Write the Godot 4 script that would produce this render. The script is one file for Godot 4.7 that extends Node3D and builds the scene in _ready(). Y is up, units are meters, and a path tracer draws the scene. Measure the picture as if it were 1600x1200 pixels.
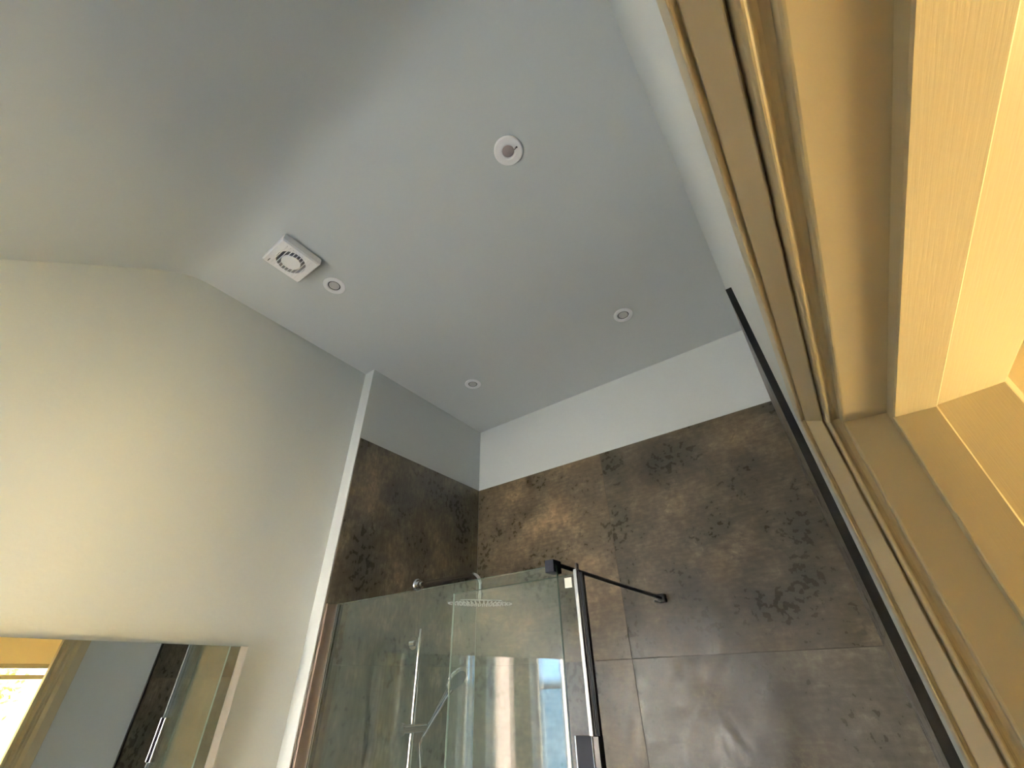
extends Node3D
# Bathroom under a sloping roof, seen from its doorway, looking up to the shower corner.

var names := {}
var M := {}

# ------------------------------------------------------------------ naming
func numbered(called: String) -> String:
	if not names.has(called):
		names[called] = 0
		return called
	names[called] += 1
	return "%s_%03d" % [called, names[called]]

func tag(o: Node, label := "", category := "", group := "", kind := "") -> void:
	if label: o.set_meta("label", label)
	if category: o.set_meta("category", category)
	if group: o.set_meta("group", group)
	if kind: o.set_meta("kind", kind)

func thing(called: String, label: String, category: String, at := Vector3.ZERO, group := "") -> Node3D:
	var o := Node3D.new()
	o.name = numbered(called)
	add_child(o)
	o.position = at
	tag(o, label, category, group)
	return o

func obj(called: String, mesh: Mesh, mat: Material, parent: Node = null, at := Vector3.ZERO) -> MeshInstance3D:
	var o := MeshInstance3D.new()
	o.name = called if parent else numbered(called)
	o.mesh = mesh
	o.material_override = mat
	(parent if parent else self).add_child(o, true)
	o.position = at
	return o

func struct(called: String, mesh: Mesh, mat: Material, label: String, category: String) -> MeshInstance3D:
	var o := obj(called, mesh, mat)
	tag(o, label, category, "", "structure")
	return o

# ------------------------------------------------------------------ shapes
func begin() -> SurfaceTool:
	var st := SurfaceTool.new()
	st.begin(Mesh.PRIMITIVE_TRIANGLES)
	st.set_smooth_group(-1)
	return st

func finish(st: SurfaceTool) -> ArrayMesh:
	st.generate_normals()
	return st.commit()

# triangle whose outside looks along `out`
func tri(st: SurfaceTool, a: Vector3, b: Vector3, c: Vector3, out: Vector3, uv := [Vector2.ZERO, Vector2.ZERO, Vector2.ZERO]) -> void:
	var p := [a, b, c]
	var order := [0, 1, 2]
	if (b - a).cross(c - a).dot(out) > 0.0:
		order = [0, 2, 1]
	for i in order:
		st.set_uv(uv[i])
		st.add_vertex(p[i])

func quad(st: SurfaceTool, a: Vector3, b: Vector3, c: Vector3, d: Vector3, out: Vector3, uv := [Vector2.ZERO, Vector2(1, 0), Vector2(1, 1), Vector2(0, 1)]) -> void:
	tri(st, a, b, c, out, [uv[0], uv[1], uv[2]])
	tri(st, a, c, d, out, [uv[0], uv[2], uv[3]])

func box(st: SurfaceTool, lo: Vector3, hi: Vector3, ch := 0.0) -> void:
	var c := (lo + hi) * 0.5
	var h := (hi - lo) * 0.5
	var q := Vector3(ch, ch, ch)
	for ax in 3:
		var b := (ax + 1) % 3
		var d := (ax + 2) % 3
		for s in [-1.0, 1.0]:
			var n := Vector3.ZERO
			n[ax] = s
			var pts := []
			for k in [[-1, -1], [1, -1], [1, 1], [-1, 1]]:
				var v := Vector3.ZERO
				v[ax] = s * h[ax]
				v[b] = k[0] * (h[b] - q[b])
				v[d] = k[1] * (h[d] - q[d])
				pts.append(c + v)
			quad(st, pts[0], pts[1], pts[2], pts[3], n, [Vector2(0, 1), Vector2(1, 1), Vector2(1, 0), Vector2(0, 0)])
	if ch <= 0.0:
		return
	for ax in 3:
		var b := (ax + 1) % 3
		var d := (ax + 2) % 3
		for sb in [-1.0, 1.0]:
			for sd in [-1.0, 1.0]:
				var out := Vector3.ZERO
				out[b] = sb
				out[d] = sd
				var pts := []
				for k in [[-1, 0], [1, 0], [1, 1], [-1, 1]]:
					var v := Vector3.ZERO
					v[ax] = k[0] * (h[ax] - ch)
					v[b] = sb * (h[b] - (ch if k[1] else 0.0))
					v[d] = sd * (h[d] - (0.0 if k[1] else ch))
					pts.append(c + v)
				quad(st, pts[0], pts[1], pts[2], pts[3], out)
	for sx in [-1.0, 1.0]:
		for sy in [-1.0, 1.0]:
			for sz in [-1.0, 1.0]:
				var s := Vector3(sx, sy, sz)
				tri(st, c + s * (h - Vector3(0, ch, ch)), c + s * (h - Vector3(ch, 0, ch)), c + s * (h - Vector3(ch, ch, 0)), s)

func box_mesh(lo: Vector3, hi: Vector3, ch := 0.0) -> ArrayMesh:
	var st := begin()
	box(st, lo, hi, ch)
	return finish(st)

# round tube along points; radius may be one number or one per point
func tube(st: SurfaceTool, pts: Array, radius, n := 16, capped := true) -> void:
	var rings := []
	var side := Vector3.UP
	for i in pts.size():
		var t: Vector3 = (pts[min(i + 1, pts.size() - 1)] - pts[max(i - 1, 0)]).normalized()
		if i == 0:
			side = t.cross(Vector3.UP if absf(t.y) < 0.9 else Vector3.RIGHT).normalized()
		else:
			side = (side - t * side.dot(t)).normalized()
		var other := t.cross(side)
		var r: float = radius[i] if radius is Array else radius
		var ring := []
		for k in n:
			var a := TAU * k / n
			ring.append(pts[i] + (side * cos(a) + other * sin(a)) * r)
		rings.append(ring)
	st.set_smooth_group(0)
	for i in rings.size() - 1:
		for k in n:
			var l := (k + 1) % n
			var out: Vector3 = (rings[i][k] + rings[i][l]) * 0.5 - pts[i]
			if out.length() < 1e-6: out = (rings[i + 1][k] + rings[i + 1][l]) * 0.5 - pts[i + 1]
			quad(st, rings[i][k], rings[i][l], rings[i + 1][l], rings[i + 1][k], out)
	st.set_smooth_group(-1)
	if capped:
		for e in [0, pts.size() - 1]:
			var o: Vector3 = pts[e] - pts[1 if e == 0 else e - 1]
			for k in n:
				tri(st, pts[e], rings[e][k], rings[e][(k + 1) % n], o)

func tube_mesh(pts: Array, radius, n := 16) -> ArrayMesh:
	var st := begin()
	tube(st, pts, radius, n)
	return finish(st)

# profile of (radius, height) pairs turned about y; `sharp` lists segments that start a new smooth group
func lathe(st: SurfaceTool, prof: Array, n := 40, smooth := false) -> void:
	for i in prof.size() - 1:
		st.set_smooth_group(0 if smooth else -1)
		var a: Vector2 = prof[i]
		var b: Vector2 = prof[i + 1]
		var nrm := Vector2(b.y - a.y, a.x - b.x)
		for k in n:
			var p := TAU * k / n
			var q := TAU * (k + 1) / n
			var m := (p + q) * 0.5
			var va := Vector3(a.x * cos(p), a.y, a.x * sin(p))
			var vb := Vector3(a.x * cos(q), a.y, a.x * sin(q))
			var vc := Vector3(b.x * cos(q), b.y, b.x * sin(q))
			var vd := Vector3(b.x * cos(p), b.y, b.x * sin(p))
			var out := Vector3(nrm.x * cos(m), nrm.y, nrm.x * sin(m))
			if a.x > 1e-6: tri(st, va, vb, vc if b.x > 1e-6 else vd, out)
			if b.x > 1e-6: tri(st, va, vc, vd, out)
	st.set_smooth_group(-1)

func lathe_mesh(prof: Array, n := 40, smooth := false) -> ArrayMesh:
	var st := begin()
	lathe(st, prof, n, smooth)
	return finish(st)

# ------------------------------------------------------------------ materials
func mat(c: Color, rough := 0.6, metal := 0.0) -> StandardMaterial3D:
	var m := StandardMaterial3D.new()
	m.albedo_color = c
	m.roughness = rough
	m.metallic = metal
	return m

func noise_tex(seed_: int, freq: float, w := 512, h := 512, oct := 4) -> NoiseTexture2D:
	var n := FastNoiseLite.new()
	n.seed = seed_
	n.noise_type = FastNoiseLite.TYPE_SIMPLEX_SMOOTH
	n.frequency = freq
	n.fractal_octaves = oct
	var t := NoiseTexture2D.new()
	t.noise = n
	t.width = w
	t.height = h
	t.seamless = true
	return t

func relief(m: StandardMaterial3D, t: Texture2D, depth: float, scale_: Vector3, tri_ := true) -> void:
	m.heightmap_enabled = true
	m.heightmap_texture = t
	m.heightmap_scale = depth
	m.uv1_scale = scale_
	if tri_:
		m.uv1_triplanar = true
		m.uv1_world_triplanar = true

func pane_mat(c: Color, a: float) -> StandardMaterial3D:
	var m := mat(Color(c.r, c.g, c.b, a), 0.0)
	m.transparency = BaseMaterial3D.TRANSPARENCY_ALPHA
	return m

# cement-like porcelain stone: cloudy taupe, brushed streaks, dark worn cracks, pale flecks
func noise_bytes(seed_: int, freq: float, oct: int, w: int, h: int, ridged := false, warp := 0.0) -> PackedByteArray:
	var n := FastNoiseLite.new()
	n.seed = seed_
	n.noise_type = FastNoiseLite.TYPE_SIMPLEX_SMOOTH
	n.frequency = freq
	n.fractal_octaves = oct
	if ridged: n.fractal_type = FastNoiseLite.FRACTAL_RIDGED
	if warp > 0.0:
		n.domain_warp_enabled = true
		n.domain_warp_amplitude = warp
		n.domain_warp_frequency = 0.007
		n.domain_warp_fractal_octaves = 3
	return n.get_image(w, h, false, false, true).get_data()

func stone_tile(seed_: int, w: int, h: int) -> StandardMaterial3D:
	var cloud := noise_bytes(seed_, 0.0032, 5, w, h, false, 40.0)
	var patch := noise_bytes(seed_ + 1, 0.0075, 5, w, h, false, 90.0)
	var mottle := noise_bytes(seed_ + 2, 0.030, 5, w, h)
	var crack := noise_bytes(seed_ + 3, 0.0060, 2, w, h, true, 70.0)
	var chip := noise_bytes(seed_ + 4, 0.022, 2, w, h, true, 60.0)
	var grain := noise_bytes(seed_ + 5, 0.33, 2, w, h)
	# streaks: noise drawn narrow, then stretched
	var small := FastNoiseLite.new()
	small.seed = seed_ + 6
	small.frequency = 0.07
	small.fractal_octaves = 4
	small.domain_warp_enabled = true
	small.domain_warp_amplitude = 22.0
	small.domain_warp_frequency = 0.012
	var si := small.get_image(w / 5, h, false, false, true)
	si.resize(w, h, Image.INTERPOLATE_CUBIC)
	var streak := si.get_data()
	var col := PackedByteArray()
	var rgh := PackedByteArray()
	col.resize(w * h * 3)
	rgh.resize(w * h)
	for i in w * h:
		var a: float = cloud[i] / 255.0 - 0.5
		var b: float = patch[i] / 255.0 - 0.5
		var c: float = mottle[i] / 255.0 - 0.5
		var worn: float = smoothstep(0.02, 0.26, b)
		var line: float = smoothstep(0.78, 0.99, crack[i] / 255.0) * worn
		var bits: float = smoothstep(0.80, 0.97, chip[i] / 255.0) * smoothstep(0.10, 0.30, b + 0.5 * a)
		var t: float = 0.50 * a + 0.30 * b + 0.30 * c + 0.24 * (streak[i] / 255.0 - 0.5) + 0.13 * (grain[i] / 255.0 - 0.5)
		t = 0.76 + (t if t > 0.0 else 0.62 * t)
		t *= 1.0 - 0.20 * line
		t += 0.20 * bits
		t = clampf(t, 0.2, 1.3)
		var warm: float = 0.5 + 1.2 * a
		col[i * 3] = int(clampf(t * (116.0 + 10.0 * warm), 0, 255))
		col[i * 3 + 1] = int(clampf(t * 113.0, 0, 255))
		col[i * 3 + 2] = int(clampf(t * (102.0 - 9.0 * warm), 0, 255))
		rgh[i] = int(clampf(255.0 * (0.36 + 0.24 * c + 0.2 * a + 0.1 * line), 0, 255))
	var m := mat(Color.WHITE, 1.0)
	var im := Image.create_from_data(w, h, false, Image.FORMAT_RGB8, col)
	m.albedo_texture = ImageTexture.create_from_image(im)
	var ir := Image.create_from_data(w, h, false, Image.FORMAT_L8, rgh)
	m.roughness_texture = ImageTexture.create_from_image(ir)
	return m

func toned(m: StandardMaterial3D, c: Color) -> StandardMaterial3D:
	var d := m.duplicate() as StandardMaterial3D
	d.albedo_color = c
	return d

func make_materials() -> void:
	M.paint = mat(Color(0.80, 0.825, 0.825), 0.62)
	relief(M.paint, noise_tex(4, 0.06), 0.03, Vector3(1.6, 1.6, 1.6))
	M.ceiling = mat(Color(0.80, 0.825, 0.825), 0.7)
	relief(M.ceiling, noise_tex(5, 0.05), 0.02, Vector3(1.6, 1.6, 1.6))
	M.hall = mat(Color(0.92, 0.85, 0.69), 0.7)
	M.gloss = mat(Color(0.775, 0.73, 0.615), 0.36)
	M.brushed = M.gloss.duplicate()
	relief(M.brushed, noise_tex(8, 0.02, 512, 512, 4), 0.012, Vector3(34, 1.2, 1), false)
	M.plank = mat(Color(0.72, 0.54, 0.33), 0.45)
	relief(M.plank, noise_tex(9, 0.03), 0.03, Vector3(2, 2, 2))
	M.floor = mat(Color(0.36, 0.37, 0.38), 0.5)
	M.chrome = mat(Color(0.92, 0.93, 0.94), 0.06, 1.0)
	M.alu = mat(Color(0.52, 0.54, 0.55), 0.45, 0.9)
	M.satin = mat(Color(0.86, 0.86, 0.85), 0.4, 0.6)
	M.tinted_alu = mat(Color(0.66, 0.60, 0.56), 0.36, 1.0)  # aluminium with the brown tile reflection put into its colour
	M.black = mat(Color(0.055, 0.055, 0.06), 0.35)
	M.rubber = mat(Color(0.05, 0.05, 0.052), 0.6)
	M.graphite = mat(Color(0.20, 0.215, 0.25), 0.6)
	M.graphite.metallic_specular = 0.2
	M.mirror = mat(Color(0.90, 0.92, 0.91), 0.0, 1.0)
	M.frost = mat(Color(0.80, 0.79, 0.78), 0.45)
	M.glass = pane_mat(Color(0.62, 0.72, 0.66), 0.05)
	M.glass_edge = mat(Color(0.30, 0.36, 0.33), 0.2)
	M.glass_arris = mat(Color(0.66, 0.72, 0.69), 0.25)
	M.window_glass = pane_mat(Color(0.8, 0.85, 0.85), 0.02)
	M.plastic = mat(Color(0.955, 0.96, 0.965), 0.35)
	M.lens = mat(Color(0.76, 0.76, 0.755), 0.3)
	M.pir = mat(Color(0.68, 0.63, 0.61), 0.35)
	M.dark = mat(Color(0.02, 0.022, 0.03), 0.7)
	M.label = mat(Color(0.93, 0.95, 0.92), 0.5)
	M.tray = mat(Color(0.90, 0.90, 0.89), 0.3)
	M.grout = mat(Color(0.22, 0.205, 0.19), 0.9)
	M.render = mat(Color(0.93, 0.905, 0.87), 0.85)
	M.pink_column = mat(Color(0.36, 0.315, 0.295), 0.9)  # tone set for the pale stripe reflected in the shower glass
	M.reflection_blue = mat(Color(0.17, 0.26, 0.31), 0.8)  # blue set for the reflected stripes, used on the added slabs
	M.reflection_blue.metallic_specular = 0.2
	M.gravel = mat(Color(0.50, 0.505, 0.51), 0.95)
	M.ochre = mat(Color(0.78, 0.70, 0.50), 0.9)
	M.sand = mat(Color(0.93, 0.83, 0.58), 0.9)
	M.leaf = mat(Color(0.42, 0.47, 0.13), 0.6)
	M.leaf.backlight_enabled = true
	M.leaf.backlight = Color(0.4, 0.45, 0.1)
	M.bark = mat(Color(0.3, 0.24, 0.18), 0.9)
	M.stone = [stone_tile(110, 720, 840), stone_tile(230, 720, 840), stone_tile(370, 720, 840)]

# ------------------------------------------------------------------ setting
const CEIL := 3.10
const FACE := -2.0

func ceiling_profile() -> Array:
	# flat part, soft plastered bend, then the slope of the roof
	var raw := [Vector2(-2.12, 3.10), Vector2(-0.26, 3.10), Vector2(-0.225, 3.10), Vector2(-0.20, 3.0975), Vector2(-0.17, 3.091), Vector2(-0.14, 3.079), Vector2(-0.11, 3.063), Vector2(-0.07, 3.037), Vector2(-0.03, 3.006), Vector2(0.05, 2.942), Vector2(0.12, 2.884), Vector2(0.70, 2.403), Vector2(1.28, 1.922)]
	return raw

func build_shell() -> void:
	var st := begin()
	box(st, Vector3(-1.95, -0.12, -2.12), Vector3(0.16, 0.0, 1.28))
	struct("floor", finish(st), M.floor, "grey stone bathroom floor", "floor")
	st = begin()
	box(st, Vector3(0.16, -0.12, -1.82), Vector3(1.72, 0.0, 1.28))
	struct("floor_hall", finish(st), M.plank, "honey coloured wooden floor of the hall beyond the doorway", "floor")

	# ceiling: a slab that follows the profile
	st = begin()
	var pr := ceiling_profile()
	var x0 := -1.95
	var x1 := 0.16
	var th := Vector3(0, 0.14, 0)
	for i in pr.size() - 1:
		var a: Vector2 = pr[i]
		var b: Vector2 = pr[i + 1]
		# the flat part is cut open where the fan's duct goes up
		var cells := [[x0, x1, a, b]]
		if i == 0:
			var ha := Vector2(-0.426, a.y)
			var hb := Vector2(-0.310, a.y)
			cells = [[x0, x1, a, ha], [x0, x1, hb, b], [x0, -1.401, ha, hb], [-1.285, x1, ha, hb]]
		for c in cells:
			var p: Vector2 = c[2]
			var q: Vector2 = c[3]
			st.set_smooth_group(0)
			quad(st, Vector3(c[0], p.y, p.x), Vector3(c[1], p.y, p.x), Vector3(c[1], q.y, q.x), Vector3(c[0], q.y, q.x), Vector3.DOWN)
			st.set_smooth_group(1)
			quad(st, Vector3(c[0], p.y, p.x) + th, Vector3(c[1], p.y, p.x) + th, Vector3(c[1], q.y, q.x) + th, Vector3(c[0], q.y, q.x) + th, Vector3.UP)
		st.set_smooth_group(-1)
		for x in [x0, x1]:
			quad(st, Vector3(x, a.y, a.x), Vector3(x, b.y, b.x), Vector3(x, b.y, b.x) + th, Vector3(x, a.y, a.x) + th, Vector3(-1 if x == x0 else 1, 0, 0))
	for e in [pr[0], pr[-1]]:
		quad(st, Vector3(x0, e.y, e.x), Vector3(x1, e.y, e.x), Vector3(x1, e.y, e.x) + th, Vector3(x0, e.y, e.x) + th, Vector3(0, 0, -1 if e == pr[0] else 1))
	struct("ceiling", finish(st), M.ceiling, "matt white ceiling bending softly into the roof slope", "ceiling")

	st = begin()
	box(st, Vector3(-1.95, 0, -2.12), Vector3(1.72, 3.16, FACE))
	struct("wall_back", finish(st), M.paint, "white painted wall above the grey stone tiles", "wall")
	st = begin()
	box(st, Vector3(-1.93, 0, FACE), Vector3(-1.698, 3.13, -1.064))
	struct("wall_alcove", finish(st), M.paint, "white boxed-out shower side wall with a narrow bright return", "wall")
	# left wall, cut to the roof line
	st = begin()
	var wl := [Vector2(-1.064, 3.13)]
	for p in pr:
		if p.x > -0.4: wl.append(Vector2(p.x, p.y + 0.03))
	for i in wl.size() - 1:
		var a: Vector2 = wl[i]
		var b: Vector2 = wl[i + 1]
		for x in [-1.95, -1.773]:
			quad(st, Vector3(x, 0, a.x), Vector3(x, 0, b.x), Vector3(x, b.y, b.x), Vector3(x, a.y, a.x), Vector3(1 if x > -1.9 else -1, 0, 0))
		quad(st, Vector3(-1.95, a.y, a.x), Vector3(-1.773, a.y, a.x), Vector3(-1.773, b.y, b.x), Vector3(-1.95, b.y, b.x), Vector3.UP)
	quad(st, Vector3(-1.95, 0, 1.28), Vector3(-1.773, 0, 1.28), Vector3(-1.773, 1.94, 1.28), Vector3(-1.95, 1.94, 1.28), Vector3(0, 0, 1))
	quad(st, Vector3(-1.95, 0, -1.064), Vector3(-1.773, 0, -1.064), Vector3(-1.773, 3.13, -1.064), Vector3(-1.95, 3.13, -1.064), Vector3(0, 0, -1))
	struct("wall_left", finish(st), M.paint, "white painted wall with the long mirror", "wall")
	# low wall under the slope with three narrow windows
	st = begin()
	var cuts := [[-1.95, -1.73], [-1.19, -0.99], [-0.75, -0.56], [-0.435, 0.10]]
	for c in cuts:
		box(st, Vector3(c[0], 0.7, 1.16), Vector3(c[1], 1.92, 1.28))
	box(st, Vector3(-1.95, 0, 1.16), Vector3(0.10, 0.7, 1.28))
	box(st, Vector3(-1.95, 1.92, 1.16), Vector3(0.10, 2.03, 1.28))
	struct("wall_front", finish(st), M.paint, "low white wall under the roof slope with three narrow windows", "wall")
	var wn := 1
	for w in [[-1.73, -1.19], [-0.99, -0.75], [-0.56, -0.435]]:
		make_window("window_%d" % wn, Vector3(w[0], 0.7, 1.22), Vector3(w[1], 1.92, 1.26), false)
		wn += 1
	# door wall
	st = begin()
	box(st, Vector3(0.052, 0, FACE), Vector3(0.27, 3.20, -0.786))
	box(st, Vector3(0.052, 0, 0.173), Vector3(0.27, 3.20, 1.28))
	box(st, Vector3(0.052, 2.001, -0.786), Vector3(0.27, 3.20, 0.173))
	struct("wall_right", finish(st), M.paint, "white painted wall with the doorway", "wall")
	# hall
	st = begin()
	box(st, Vector3(0.27, 0, -1.82), Vector3(1.72, 2.6, -1.7))
	struct("wall_hall_back", finish(st), M.hall, "warm cream end wall of the hall", "wall")
	st = begin()
	box(st, Vector3(0.27, 0, 1.16), Vector3(1.72, 2.6, 1.28))
	struct("wall_hall_front", finish(st), M.hall, "warm cream wall of the hall near the camera", "wall")
	st = begin()
	for c in [[-1.7, -1.12], [-0.66, -0.54], [-0.33, 1.16]]:
		box(st, Vector3(1.6, 0.3, c[0]), Vector3(1.72, 1.84, c[1]))
	box(st, Vector3(1.6, 0, -1.7), Vector3(1.72, 0.3, 1.16))
	box(st, Vector3(1.6, 1.84, -1.7), Vector3(1.72, 2.6, 1.16))
	struct("wall_hall_window", finish(st), M.hall, "warm cream hall wall with two tall windows, one added for its light", "wall")
	st = begin()
	box(st, Vector3(0.25, 2.5, -1.82), Vector3(1.72, 2.62, 1.28))
	struct("ceiling_hall", finish(st), M.hall, "warm cream ceiling of the hall", "ceiling")
	make_window("window_4", Vector3(1.64, 0.3, -0.54), Vector3(1.69, 1.84, -0.33), true)
	make_window("window_5", Vector3(1.64, 0.3, -1.12), Vector3(1.69, 1.84, -0.66), true)  # added window, its light shapes the fall-off on the left wall

func make_window(called: String, lo: Vector3, hi: Vector3, along_z: bool) -> void:
	var o := Node3D.new()
	o.name = called
	add_child(o)
	tag(o, "tall painted timber window of the hall" if along_z else "narrow painted timber window in the low wall", "window", "", "structure")  # the hall label also serves the window added for light
	var f := 0.028
	var ax := 2 if along_z else 0
	var sill := hi
	for s in 2:
		var a := lo
		var b := hi
		if s == 0: b[ax] = lo[ax] + f
		else: a[ax] = hi[ax] - f
		obj("stile", box_mesh(a, b, 0.003), M.gloss, o)
		a = lo
		b = hi
		a[ax] += f
		b[ax] -= f
		if s == 0: b.y = lo.y + f
		else: a.y = hi.y - f
		obj("rail", box_mesh(a, b, 0.003), M.gloss, o)
	if along_z:
		var a := lo
		var b := hi
		a.z += f
		b.z -= f
		a.y = 1.745
		b.y = 1.775
		obj("transom", box_mesh(a, b, 0.003), M.gloss, o)
	var c := (lo + hi) * 0.5
	var pa := lo + Vector3.ONE * f
	var pb := hi - Vector3.ONE * f
	var k := 0 if along_z else 2
	pa[k] = c[k] - 0.003
	pb[k] = c[k] + 0.003
	obj("pane", box_mesh(pa, pb), M.window_glass, o)

# ------------------------------------------------------------------ door frame
func sweep(prof: Array) -> ArrayMesh:
	# prof: (x, offset into the opening); runs up the near jamb, along the head, down the far jamb
	var st := begin()
	var dist := 0.0
	for i in prof.size() - 1:
		var rows := []
		for k in 2:
			var p: Vector2 = prof[i + k]
			rows.append([Vector3(p.x, 0, 0.205 - p.y), Vector3(p.x, 2.033 - p.y, 0.205 - p.y), Vector3(p.x, 2.033 - p.y, -0.818 + p.y), Vector3(p.x, 0, -0.818 + p.y)])
		var step: float = (prof[i + 1] - prof[i]).length()
		var d: Vector2 = prof[i + 1] - prof[i]
		# outside of the profile: towards -x and towards the opening
		var nx := -d.y
		var no := d.x
		var outs := [Vector3(nx, 0, -no), Vector3(nx, -no, 0), Vector3(nx, 0, no)]
		for s in 3:
			var len0: float = (rows[0][s + 1] - rows[0][s]).length()
			quad(st, rows[0][s], rows[0][s + 1], rows[1][s + 1], rows[1][s], outs[s], [Vector2(dist, s * 3.0), Vector2(dist, s * 3.0 + len0), Vector2(dist + step, s * 3.0 + len0), Vector2(dist + step, s * 3.0)])
		dist += step
	# back and ends are closed against the wall
	return finish(st)

func build_door_frame() -> void:
	var o := Node3D.new()
	o.name = "door_1"
	add_child(o)
	tag(o, "moulded cream painted door frame around the open doorway", "door frame", "", "structure")
	var V := func(a, b): return Vector2(a, b)
	obj("architrave", sweep([V.call(0.053, -0.002), V.call(0.0415, -0.001), V.call(0.0405, 0.0), V.call(0.0410, 0.0385), V.call(0.0422, 0.0398), V.call(0.0436, 0.0398), V.call(0.0440, 0.0360), V.call(0.0470, 0.0362), V.call(0.0475, 0.0395), V.call(0.0485, 0.0405), V.call(0.0660, 0.0525), V.call(0.0672, 0.0528), V.call(0.0678, 0.0430), V.call(0.0706, 0.0430), V.call(0.0707, 0.0580)]), M.gloss, o)
	obj("bead", sweep([V.call(0.0705, 0.0540), V.call(0.0708, 0.0610), V.call(0.0718, 0.0628), V.call(0.0732, 0.0640), V.call(0.0747, 0.0643), V.call(0.0762, 0.0636), V.call(0.0775, 0.0620), V.call(0.0795, 0.0606), V.call(0.0825, 0.0596), V.call(0.0860, 0.0594), V.call(0.0885, 0.0598), V.call(0.0889, 0.0660)]), M.gloss, o)
	obj("lining", sweep([V.call(0.0887, 0.0580), V.call(0.0889, 0.0705), V.call(0.0902, 0.0725), V.call(0.0920, 0.0732), V.call(0.141, 0.0780), V.call(0.144, 0.080)]), M.gloss, o)
	obj("door_stop", sweep([V.call(0.1400, 0.0760), V.call(0.1408, 0.0925), V.call(0.1424, 0.0940), V.call(0.1875, 0.0940), V.call(0.1895, 0.0920), V.call(0.1895, 0.090)]), M.brushed, o)
	obj("hall_lining", sweep([V.call(0.1890, 0.0910), V.call(0.2655, 0.0785), V.call(0.2675, 0.0770), V.call(0.2755, 0.0680), V.call(0.2760, 0.0600), V.call(0.2760, 0.0)]), M.brushed, o)

	# added unseen door, placed to keep front-window light off the jamb
	var leaf := thing("added_bathroom_door", "added cream panelled door that blocks window light behind the camera", "door", Vector3(0.036, 0.012, 0.150))
	obj("slab", box_mesh(Vector3(-0.80, 0, -0.018), Vector3(0, 1.92, 0.018), 0.002), M.gloss, leaf)
	for yy in [[0.20, 0.85], [1.02, 1.74]]:
		for xx in [[-0.70, -0.44], [-0.36, -0.10]]:
			for sd in [-1.0, 1.0]:
				obj("raised_panel", box_mesh(Vector3(xx[0], yy[0], 0.022 * sd - 0.006), Vector3(xx[1], yy[1], 0.022 * sd + 0.006), 0.004), M.gloss, leaf)
	for yy in [0.2, 1.0, 1.7]:
		obj("hinge", tube_mesh([Vector3(0.004, yy, -0.022), Vector3(0.004, yy + 0.09, -0.022)], 0.006, 12), M.chrome, leaf)
	for sd in [-1.0, 1.0]:
		obj("handle", tube_mesh([Vector3(-0.745, 0.98, 0.018 * sd), Vector3(-0.745, 0.98, 0.06 * sd), Vector3(-0.62, 0.98, 0.062 * sd)], 0.009, 12), M.chrome, leaf)

# ------------------------------------------------------------------ tiles
func build_tiles() -> void:
	var g := 0.0006
	var rows := [[0.0, 0.52], [0.52, 1.718], [1.718, 2.665]]
	# back wall
	# tone set per slab: pale and warm upper left, darker upper right
	var tones := [Color(0.94, 0.93, 0.91), Color(0.96, 0.96, 0.95), Color(0.96, 0.945, 0.925), Color(0.88, 0.90, 0.91), Color(1.0, 0.955, 0.89), Color(0.83, 0.82, 0.79)]
	var k := 0
	var back := get_node("wall_back")
	for r in rows.size():
		for c in [[-1.690, -0.826], [-0.826, 0.038]]:
			obj("stone_tile", box_mesh(Vector3(c[0] + g, rows[r][0] + g, FACE), Vector3(c[1] - g, rows[r][1] - g, FACE + 0.010), 0.0008), toned(M.stone[(k + 2 * r) % 3], tones[k]), back)
			k += 1
	obj("grout_bed", box_mesh(Vector3(-1.690, 0, FACE), Vector3(0.045, 2.6645, FACE + 0.0092)), M.grout, back)
	# alcove side wall
	var side := get_node("wall_alcove")
	for r in rows.size():
		obj("stone_tile", box_mesh(Vector3(-1.698, rows[r][0] + g, -1.990), Vector3(-1.690, rows[r][1] - g, -1.0655), 0.0008), M.stone[(r + 1) % 3], side)
	obj("grout_bed", box_mesh(Vector3(-1.698, 0, -1.990), Vector3(-1.6908, 2.6645, -1.0665)), M.grout, side)
	# door-side wall of the shower
	var right := get_node("wall_right")
	for r in rows.size():
		obj("stone_tile", box_mesh(Vector3(0.0355, rows[r][0] + g, -1.990), Vector3(0.052, rows[r][1] - g, -1.172), 0.0008), M.stone[r % 3], right)

	obj("grout_bed", box_mesh(Vector3(0.0363, 0, -1.990), Vector3(0.052, 2.6645, -1.173)), M.grout, right)
	obj("edge_trim", box_mesh(Vector3(0.0345, 0, -1.172), Vector3(0.0525, 2.668, -1.163), 0.001), M.black, right)

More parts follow.
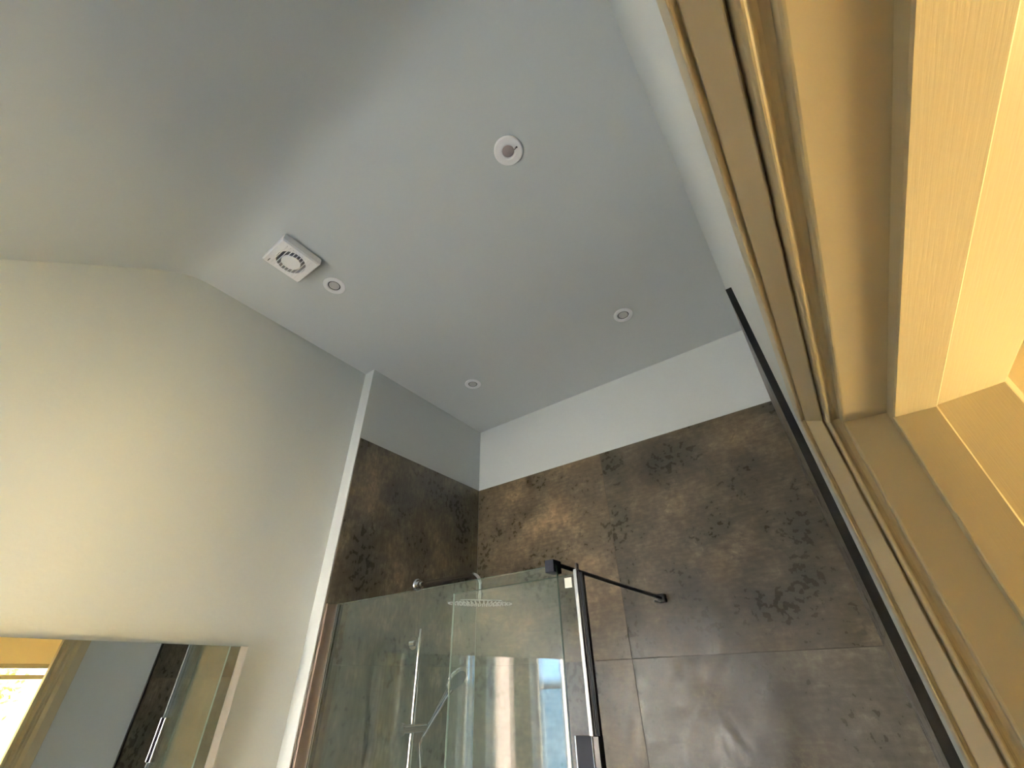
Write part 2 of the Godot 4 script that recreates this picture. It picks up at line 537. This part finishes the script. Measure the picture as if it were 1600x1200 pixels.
# ------------------------------------------------------------------ ceiling fittings
func build_fittings() -> void:
	var ring := lathe_mesh([Vector2(0.0475, 0.0), Vector2(0.0475, -0.0022), Vector2(0.0450, -0.0042), Vector2(0.0290, -0.0046), Vector2(0.0270, -0.0030), Vector2(0.0262, -0.0004)], 48)
	var inner := lathe_mesh([Vector2(0.0262, -0.0006), Vector2(0.0250, -0.0012), Vector2(0.0238, -0.0022), Vector2(0.0225, -0.0012)], 40)
	var lens := lathe_mesh([Vector2(0.0226, -0.0010), Vector2(0.0150, -0.0022), Vector2(0.0080, -0.0030), Vector2(0.0, -0.0033)], 36, true)
	var lamps := [[Vector3(-1.349, CEIL, -0.563), "recessed white downlight beside the extractor fan, unlit"], [Vector3(-0.396, CEIL, -1.521), "recessed white downlight above the stretch of tiles by the door wall, unlit"], [Vector3(-1.353, CEIL, -1.512), "recessed white downlight over the shower corner, unlit"]]
	for l in lamps:
		var t := thing("downlight", l[1], "downlight", l[0], "ceiling downlights")
		obj("bezel", ring, M.plastic, t)
		obj("inner_ring", inner, M.graphite, t)
		obj("lens", lens, M.lens, t)
	# presence sensor
	var s := thing("motion_sensor", "round white ceiling motion sensor with a brownish domed eye", "sensor", Vector3(-0.385, CEIL, -0.561))
	obj("cover", lathe_mesh([Vector2(0.0480, 0.0), Vector2(0.0480, -0.0060), Vector2(0.0450, -0.0095), Vector2(0.0260, -0.0115), Vector2(0.0215, -0.0100), Vector2(0.0195, -0.0045)], 48), M.plastic, s)
	obj("eye", lathe_mesh([Vector2(0.0196, -0.0045), Vector2(0.0165, -0.0085), Vector2(0.0110, -0.0115), Vector2(0.0050, -0.0128), Vector2(0.0, -0.0132)], 32, true), M.pir, s)
	var mk := begin()
	for a in [[0.0, 0.0, 0.0050, 0.0020], [0.0050, 0.0005, 0.0020, 0.0050], [0.0085, 0.0, 0.0048, 0.0048]]:
		box(mk, Vector3(0.0205 + a[0], -0.0122, -0.0060 + a[1]), Vector3(0.0205 + a[0] + a[2], -0.0106, -0.0060 + a[1] + a[3]))
	var mo := obj("indicator_mark", finish(mk), M.dark, s)
	tag(mo, "tiny dark indicator mark")
	# extractor fan
	var f := thing("extractor_fan", "square white ceiling extractor fan with a ring of slatted openings", "extractor fan", Vector3(-1.343, CEIL, -0.368))
	var bp := begin()
	for c in [[-0.073, 0.073, -0.075, -0.056], [-0.073, 0.073, 0.056, 0.075], [-0.073, -0.056, -0.056, 0.056], [0.056, 0.073, -0.056, 0.056]]:
		box(bp, Vector3(c[0], -0.012, c[2]), Vector3(c[1], 0.0, c[3]))
	obj("base_plate", finish(bp), M.plastic, f)
	var hs := begin()
	var w0 := Vector2(0.0765, 0.0785)
	var w1 := Vector2(0.0775, 0.0795)
	var w2 := Vector2(0.0735, 0.0755)
	var lv := [[w0, -0.008], [w1, -0.036], [w2, -0.043]]
	for i in 2:
		for c in 4:
			var sg := [[-1, -1], [1, -1], [1, 1], [-1, 1]]
			var p: Array = sg[c]
			var q: Array = sg[(c + 1) % 4]
			var a: Vector2 = lv[i][0]
			var b: Vector2 = lv[i + 1][0]
			quad(hs, Vector3(p[0] * a.x, lv[i][1], p[1] * a.y), Vector3(q[0] * a.x, lv[i][1], q[1] * a.y), Vector3(q[0] * b.x, lv[i + 1][1], q[1] * b.y), Vector3(p[0] * b.x, lv[i + 1][1], p[1] * b.y), Vector3(p[0] + q[0], 0, p[1] + q[1]))
	# face with a round hole
	var n := 48
	var ro := 0.0550
	for k in n:
		var a0 := TAU * k / n
		var a1 := TAU * (k + 1) / n
		var e := func(a: float) -> Vector3:
			var d := Vector2(cos(a), sin(a))
			var s_: float = min(w2.x / max(absf(d.x), 1e-6), w2.y / max(absf(d.y), 1e-6))
			return Vector3(d.x * s_, -0.043, d.y * s_)
		quad(hs, Vector3(cos(a0) * ro, -0.043, sin(a0) * ro), Vector3(cos(a1) * ro, -0.043, sin(a1) * ro), e.call(a1), e.call(a0), Vector3.DOWN)
	for c in 4:
		var sg := [[-1, -1], [1, -1], [1, 1], [-1, 1]]
		var p: Array = sg[c]
		tri(hs, Vector3(p[0] * w2.x, -0.043, p[1] * w2.y), Vector3(p[0] * w2.x, -0.043, p[1] * w2.y * 0.995), Vector3(p[0] * w2.x * 0.995, -0.043, p[1] * w2.y), Vector3.DOWN)
	obj("housing", finish(hs), M.plastic, f)
	obj("duct", lathe_mesh([Vector2(0.0552, -0.0428), Vector2(0.0552, 0.45), Vector2(0.0, 0.45)], 40), M.plastic, f)
	obj("centre_disc", lathe_mesh([Vector2(0.0, -0.0452), Vector2(0.0345, -0.0452), Vector2(0.0360, -0.0440), Vector2(0.0360, -0.0400)], 40), M.plastic, f)
	for k in 9:
		var zz := -0.0504 + k * 0.0126
		var half := 0.062
		obj("slat", box_mesh(Vector3(-half, -0.0446, zz - 0.0015), Vector3(half, -0.0424, zz + 0.0015), 0.0004), M.plastic, f)
	var lg := begin()
	for k in 3:
		box(lg, Vector3(-0.064 + k * 0.0065, -0.0436, 0.060), Vector3(-0.0595 + k * 0.0065, -0.0428, 0.0625 + 0.001 * (k % 2)))
	tag(obj("printed_mark", finish(lg), M.graphite, f), "small dark printed mark")

# ------------------------------------------------------------------ mirror
func build_mirror() -> void:
	var t := thing("wall_mirror", "long frameless wall mirror with pale side edges, standing off the white wall", "mirror", Vector3(-1.773, 1.0, -0.05))
	var top := 0.770
	obj("backing_box", box_mesh(Vector3(0.0, -0.03, -0.770), Vector3(0.036, top - 0.012, 0.80)), M.frost, t)
	obj("mirror_glass", box_mesh(Vector3(0.036, -0.05, -0.758), Vector3(0.045, top, 0.775), 0.0012), M.mirror, t)
	for z in [[-0.783, -0.758], [0.775, 0.80]]:
		obj("side_edge", box_mesh(Vector3(0.034, -0.05, z[0]), Vector3(0.0445, top, z[1]), 0.001), M.frost, t)

# ------------------------------------------------------------------ shower
func build_shower() -> void:
	tag(obj("shower_tray", box_mesh(Vector3(-1.688, 0.0, -1.988), Vector3(0.034, 0.045, -1.06), 0.006), M.tray), "low white shower tray below the glass screen", "shower tray")
	# fixed screen
	var s := thing("shower_screen", "fixed clear glass shower screen with metal wall channel and dark bracing bar", "shower screen", Vector3(-1.688, 0.045, -1.12))
	var y1 := 1.922 - 0.045
	obj("glass_panel", box_mesh(Vector3(0.010, 0.0, -0.004), Vector3(1.037, y1, 0.004)), M.glass, s)
	obj("glass_edge", box_mesh(Vector3(0.010, y1, -0.004), Vector3(1.037, y1 + 0.0010, 0.004)), M.glass_edge, s)
	obj("glass_edge", box_mesh(Vector3(1.037, 0.0, -0.004), Vector3(1.038, y1, 0.004)), M.glass_edge, s)
	obj("wall_channel", box_mesh(Vector3(0.0, 0.0, 0.014), Vector3(0.012, y1 - 0.001, 0.053), 0.001), M.tinted_alu, s)
	obj("channel_lip", box_mesh(Vector3(0.0, 0.0, 0.0095), Vector3(0.019, y1 - 0.001, 0.013), 0.0008), M.chrome, s)
	obj("channel_lip", box_mesh(Vector3(0.0, 0.0, 0.0045), Vector3(0.020, y1 - 0.001, 0.0075), 0.0008), M.chrome, s)
	obj("gasket", box_mesh(Vector3(0.0, 0.0, 0.007), Vector3(0.017, y1 - 0.002, 0.010)), M.rubber, s)
	obj("gasket", box_mesh(Vector3(0.0, 0.0, -0.014), Vector3(0.019, y1 - 0.002, -0.004)), M.rubber, s)
	var cl := obj("bar_clamp", box_mesh(Vector3(1.006, y1 - 0.018, -0.030), Vector3(1.036, y1 + 0.016, 0.014), 0.0015), M.graphite, s)
	obj("bracing_bar", tube_mesh([Vector3(1.030, y1 + 0.006, -0.028), Vector3(1.044, y1 + 0.004, -0.862)], 0.0062, 14), M.black, s)
	obj("bar_flange", box_mesh(Vector3(1.028, y1 - 0.012, -0.8695), Vector3(1.060, y1 + 0.020, -0.842), 0.002), M.black, s)
	tag(obj("grub_screw", tube_mesh([Vector3(1.040, y1 - 0.0105, -0.838), Vector3(1.028, y1 - 0.0105, -0.798)], 0.0032, 10), M.satin, s), "bright chrome screw")
	# sliding door pushed in front of it
	var d := thing("shower_door", "clear glass shower door with light metal edge profile and dark handle", "shower door", Vector3(-0.80, 0.045, -1.09))
	var yd := 1.884 - 0.045
	obj("glass_panel", box_mesh(Vector3(-0.219, 0.0, -0.003), Vector3(0.224, yd, 0.003)), M.glass, d)
	obj("glass_edge", box_mesh(Vector3(-0.220, 0.0, -0.003), Vector3(-0.219, yd, 0.003)), M.glass_arris, d)
	obj("glass_edge", box_mesh(Vector3(-0.219, yd, -0.003), Vector3(0.224, yd + 0.001, 0.003)), M.glass_edge, d)
	obj("edge_profile", box_mesh(Vector3(0.221, 0.0, -0.006), Vector3(0.231, yd + 0.012, 0.008), 0.001), M.alu, d)
	obj("seal_strip", box_mesh(Vector3(0.231, 0.0, -0.008), Vector3(0.236, yd + 0.010, 0.002), 0.0006), M.rubber, d)
	obj("magnet_strip", box_mesh(Vector3(0.236, 0.0, -0.010), Vector3(0.241, yd + 0.004, 0.001), 0.0006), M.graphite, d)
	obj("seal_strip", box_mesh(Vector3(0.241, 0.0, -0.012), Vector3(0.244, yd + 0.004, 0.0), 0.0006), M.rubber, d)
	obj("end_cap", box_mesh(Vector3(0.226, yd + 0.012, -0.010), Vector3(0.231, yd + 0.028, 0.002), 0.0006), M.black, d)
	var hy := 1.548 - 0.045
	var h := obj("handle", box_mesh(Vector3(0.187, hy - 0.16, 0.004), Vector3(0.2290, hy, 0.012), 0.0006), M.graphite, d)
	obj("bright_rim", box_mesh(Vector3(0.1855, hy - 0.16, 0.004), Vector3(0.1885, hy, 0.0128), 0.0005), M.chrome, h)
	obj("bright_rim", box_mesh(Vector3(0.2275, hy - 0.16, 0.004), Vector3(0.2300, hy, 0.0128), 0.0005), M.chrome, h)
	obj("handle_back", box_mesh(Vector3(0.2300, hy - 0.16, -0.014), Vector3(0.2440, hy + 0.0002, 0.010), 0.001), M.black, d)
	tag(obj("glass_label", box_mesh(Vector3(0.190, yd - 0.031, 0.003), Vector3(0.2120, yd - 0.006, 0.0036)), M.label, d), "small white square sticker")

	# rain shower
	var r := thing("rain_shower", "chrome overhead rain shower on a long curved arm from the tiled wall", "shower head", Vector3(-1.690, 2.047, -1.536))
	obj("wall_flange", tube_mesh([Vector3(0, 0, 0), Vector3(0.010, 0, 0), Vector3(0.014, 0, 0)], [0.030, 0.030, 0.024], 28), M.chrome, r)
	obj("collar", tube_mesh([Vector3(0.012, 0, 0), Vector3(0.034, 0, 0)], 0.0165, 24), M.chrome, r)
	var arm := [Vector3(0.02, 0, 0), Vector3(0.34, 0.0, 0)]
	for k in 9:
		var a := PI / 2 * k / 8.0
		arm.append(Vector3(0.352 + 0.055 * sin(a), -0.055 + 0.055 * cos(a), 0))
	arm.append(Vector3(0.407, -0.085, 0))
	obj("arm", tube_mesh(arm, 0.0105, 18), M.chrome, r)
	obj("swivel", tube_mesh([Vector3(0.407, -0.080, 0), Vector3(0.407, -0.108, 0)], 0.0155, 20), M.chrome, r)
	var head := obj("spray_plate", lathe_mesh([Vector2(0.0, 0.008), Vector2(0.03, 0.007), Vector2(0.130, 0.004), Vector2(0.144, 0.001), Vector2(0.146, -0.002), Vector2(0.144, -0.004), Vector2(0.0, -0.004)], 56), M.chrome, r, Vector3(0.407, -0.117, 0))
	head.rotation = Vector3(0.035, 0, -0.06)
	var nz := begin()
	for ri in range(1, 8):
		var cnt := ri * 7
		for k in cnt:
			var a := TAU * k / cnt
			var c := Vector3(cos(a), 0, sin(a)) * (ri * 0.0192)
			tube(nz, [c + Vector3(0, -0.004, 0), c + Vector3(0, -0.0062, 0)], [0.0030, 0.0024], 6)
	var nzo := obj("nozzles", finish(nz), M.lens, head)
	tag(nzo, "pale rubber nozzles", "", "", "stuff")

	# hand shower on its rail
	var hs := thing("hand_shower_rail", "slim chrome slide rail with top bracket on the tiled wall", "shower rail", Vector3(-1.690, 0.80, -1.542))
	obj("rail", tube_mesh([Vector3(0.050, 0.0, 0), Vector3(0.050, 1.058, 0)], 0.0105, 20), M.chrome, hs)
	for yy in [0.06, 1.004]:
		obj("bracket", tube_mesh([Vector3(0, yy, 0), Vector3(0.060, yy, 0)], 0.0125, 18), M.chrome, hs)
		obj("flange", tube_mesh([Vector3(0, yy, 0), Vector3(0.008, yy, 0)], 0.026, 26), M.chrome, hs)
		obj("rail_collar", tube_mesh([Vector3(0.050, yy - 0.020, 0), Vector3(0.050, yy + 0.020, 0)], 0.0155, 20), M.chrome, hs)
	obj("slider", tube_mesh([Vector3(0.050, 0.704, 0.048), Vector3(0.050, 0.704, -0.072)], 0.0165, 22), M.chrome, hs)
	obj("slider_knob", tube_mesh([Vector3(0.050, 0.704, 0.048), Vector3(0.050, 0.704, 0.056), Vector3(0.050, 0.704, 0.068)], [0.020, 0.026, 0.025], 26), M.chrome, hs)
	var hand := thing("hand_shower", "chrome hand shower resting tilted in its slider", "hand shower", Vector3(-1.640, 1.50, -1.628))
	var dir := Vector3(0.66, 0.75, -0.02).normalized()
	var pts := []
	var rad := []
	for k in 13:
		var u := k / 12.0
		pts.append(dir * (-0.03 + 0.215 * u))
		rad.append(lerpf(0.0105, 0.0150, u) + 0.004 * smoothstep(0.75, 1.0, u))
	obj("handle", tube_mesh(pts, rad, 18), M.chrome, hand)
	# spray head: a thick lens tilted out over the tray
	var hd := lathe_mesh([Vector2(0.0, 0.016), Vector2(0.030, 0.013), Vector2(0.050, 0.004), Vector2(0.054, -0.004), Vector2(0.050, -0.010), Vector2(0.044, -0.0115), Vector2(0.0, -0.0115)], 40, true)
	var ho := obj("spray_head", hd, M.chrome, hand, dir * 0.225)
	ho.rotation = Vector3(0, 0, deg_to_rad(49))
	obj("spray_face", lathe_mesh([Vector2(0.043, -0.0122), Vector2(0.0, -0.0128)], 36), M.graphite, ho)
	var hose := []
	for k in 22:
		var u := k / 21.0
		hose.append(Vector3(-0.035 + 0.065 * sin(u * PI) , -0.02 - 0.62 * u, 0.01 + 0.035 * u))
	hose[0] = dir * -0.025
	obj("hose", tube_mesh(hose, 0.0075, 12), M.chrome, hand)

# ------------------------------------------------------------------ outdoors
func build_outside() -> void:
	var g := obj("ground", box_mesh(Vector3(-6, -0.5, -9), Vector3(16, -0.14, 14)), M.gravel)
	tag(g, "sunlit sandy gravel yard outside the windows", "ground", "", "structure")
	tag(obj("added_terrace", box_mesh(Vector3(1.74, -0.14, -6), Vector3(7.0, -0.10, 7)), M.sand), "added sandy paving that bounces warm sun into the hall", "added_terrace", "", "structure")  # added surface, bounces warm sun up through the hall windows
	var t := thing("added_house", "added long white house that reflects sun through the narrow windows", "building", Vector3(-2.48, -0.14, 5.5))  # added unseen front, reflects sun onto the bathroom back wall
	obj("wall", box_mesh(Vector3(-3.6, 0, 0), Vector3(3.6, 3.1, 4.0), 0.01), M.render, t)
	obj("coping", box_mesh(Vector3(-3.64, 3.1, -0.04), Vector3(3.64, 3.18, 4.04), 0.01), M.render, t)
	t = thing("added_pink_column", "added pinkish column behind the pale stripe in the shower glass", "pink_column", Vector3(2.45, -0.14, 5.8))  # added shape, gives the pink stripe mirrored in the shower glass
	obj("shaft", box_mesh(Vector3(-0.46, 0, -0.3), Vector3(0.46, 3.3, 0.3), 0.01), M.pink_column, t)
	obj("cap", box_mesh(Vector3(-0.50, 3.3, -0.34), Vector3(0.50, 3.4, 0.34), 0.01), M.pink_column, t)
	tag(obj("added_blue_slab", box_mesh(Vector3(-0.5, -0.14, 2.6), Vector3(1.70, -0.13, 5.45)), M.reflection_blue), "added blue slab that colours the stripes reflected in the shower glass", "added_blue_slab", "", "structure")  # added so the mirrored blue runs on below the horizon
	tag(obj("added_blue_slab", box_mesh(Vector3(1.76, -0.10, 2.6), Vector3(6.6, -0.09, 5.45)), M.reflection_blue), "second added blue slab for the stripes reflected in the shower glass", "added_blue_slab", "", "structure")  # added for the same mirrored blue, farther to the right
	tag(obj("added_blue_plane", box_mesh(Vector3(1.25, -0.14, 6.6), Vector3(70, -0.10, 160)), M.reflection_blue), "added wide blue plane that extends the reflected blue stripes", "added_blue_plane", "", "structure")  # added surface, carries the mirrored blue out to the horizon
	var w := thing("added_garden_wall", "added sandy wall that reflects warm sun into the hall windows", "wall", Vector3(7.0, -0.14, 0))  # added sunlit reflector opposite the hall windows
	obj("masonry", box_mesh(Vector3(0, 0, -6), Vector3(0.25, 3.0, 6), 0.01), M.ochre, w)
	# climber on the added garden wall, opposite the hall window
	var tr := thing("climbing_shrub", "sunlit yellow green leafy climber against the added sandy wall", "shrub", Vector3(6.94, -0.14, -1.35))
	obj("stem", tube_mesh([Vector3(0, 0, 0), Vector3(0.01, 0.7, 0.06), Vector3(0.02, 1.4, -0.03), Vector3(0.0, 2.2, 0.03)], [0.035, 0.028, 0.02, 0.01], 10), M.bark, tr)
	var rng := RandomNumberGenerator.new()
	rng.seed = 77
	var lf := begin()
	tri(lf, Vector3(0, 0, 0), Vector3(0.028, 0, 0.05), Vector3(0, 0.008, 0.11), Vector3.UP)
	tri(lf, Vector3(0, 0, 0), Vector3(0, 0.008, 0.11), Vector3(-0.028, 0, 0.05), Vector3.UP)
	var lm := finish(lf)
	var mm := MultiMesh.new()
	mm.transform_format = MultiMesh.TRANSFORM_3D
	mm.mesh = lm
	mm.instance_count = 420
	for i in 420:
		var d := Vector3(rng.randfn(), rng.randfn(), rng.randfn()).normalized() * pow(rng.randf(), 0.4)
		var p := Vector3(-0.02, 1.9, 0.0) + d * Vector3(0.06, 0.8, 0.6)
		var b := Basis.from_euler(Vector3(rng.randf_range(-1.2, 1.2), rng.randf() * TAU, rng.randf_range(-1, 1)))
		mm.set_instance_transform(i, Transform3D(b, p))
	var mi := MultiMeshInstance3D.new()
	mi.name = "foliage"
	mi.multimesh = mm
	mi.material_override = M.leaf
	tag(mi, "", "", "", "stuff")
	tr.add_child(mi, true)

# ------------------------------------------------------------------ scene
func _ready() -> void:
	# camera
	var cam := Camera3D.new()
	cam.name = "camera"
	add_child(cam)
	cam.position = Vector3(0, 1.65, 0)
	cam.rotation_order = EULER_ORDER_YXZ
	cam.rotation = Vector3(0.621026869, 0.614738197, -0.0275981651)
	cam.fov = rad_to_deg(2.0 * atan(600.0 / 650.72))
	cam.near = 0.01
	cam.current = true
	# sky
	var we := WorldEnvironment.new()
	we.name = "environment"
	var e := Environment.new()
	e.background_mode = Environment.BG_SKY
	var sky := Sky.new()
	var sm := ProceduralSkyMaterial.new()
	sm.sky_top_color = Color(0.30, 0.52, 0.86)
	sm.sky_horizon_color = Color(0.62, 0.80, 0.95)
	sm.ground_bottom_color = Color(0.45, 0.42, 0.36)
	sm.ground_horizon_color = Color(0.66, 0.68, 0.66)
	sm.sky_energy_multiplier = 2.2
	sky.sky_material = sm
	e.sky = sky
	e.tonemap_mode = Environment.TONE_MAPPER_LINEAR
	e.tonemap_exposure = 2.42
	e.sdfgi_enabled = true
	e.ssao_enabled = true
	e.ssil_enabled = true
	we.environment = e
	add_child(we)
	# sun: high, from the hall side
	var sun := DirectionalLight3D.new()
	sun.name = "sun"
	add_child(sun)
	sun.look_at_from_position(Vector3(-5.5, 7.0, -8.25), Vector3.ZERO)
	sun.light_color = Color(1.0, 0.97, 0.92)
	sun.light_energy = 43.0
	sun.light_angular_distance = 0.6
	sun.shadow_enabled = true

	make_materials()
	build_shell()
	build_door_frame()
	build_tiles()
	build_mirror()
	build_shower()
	build_fittings()
	build_outside()
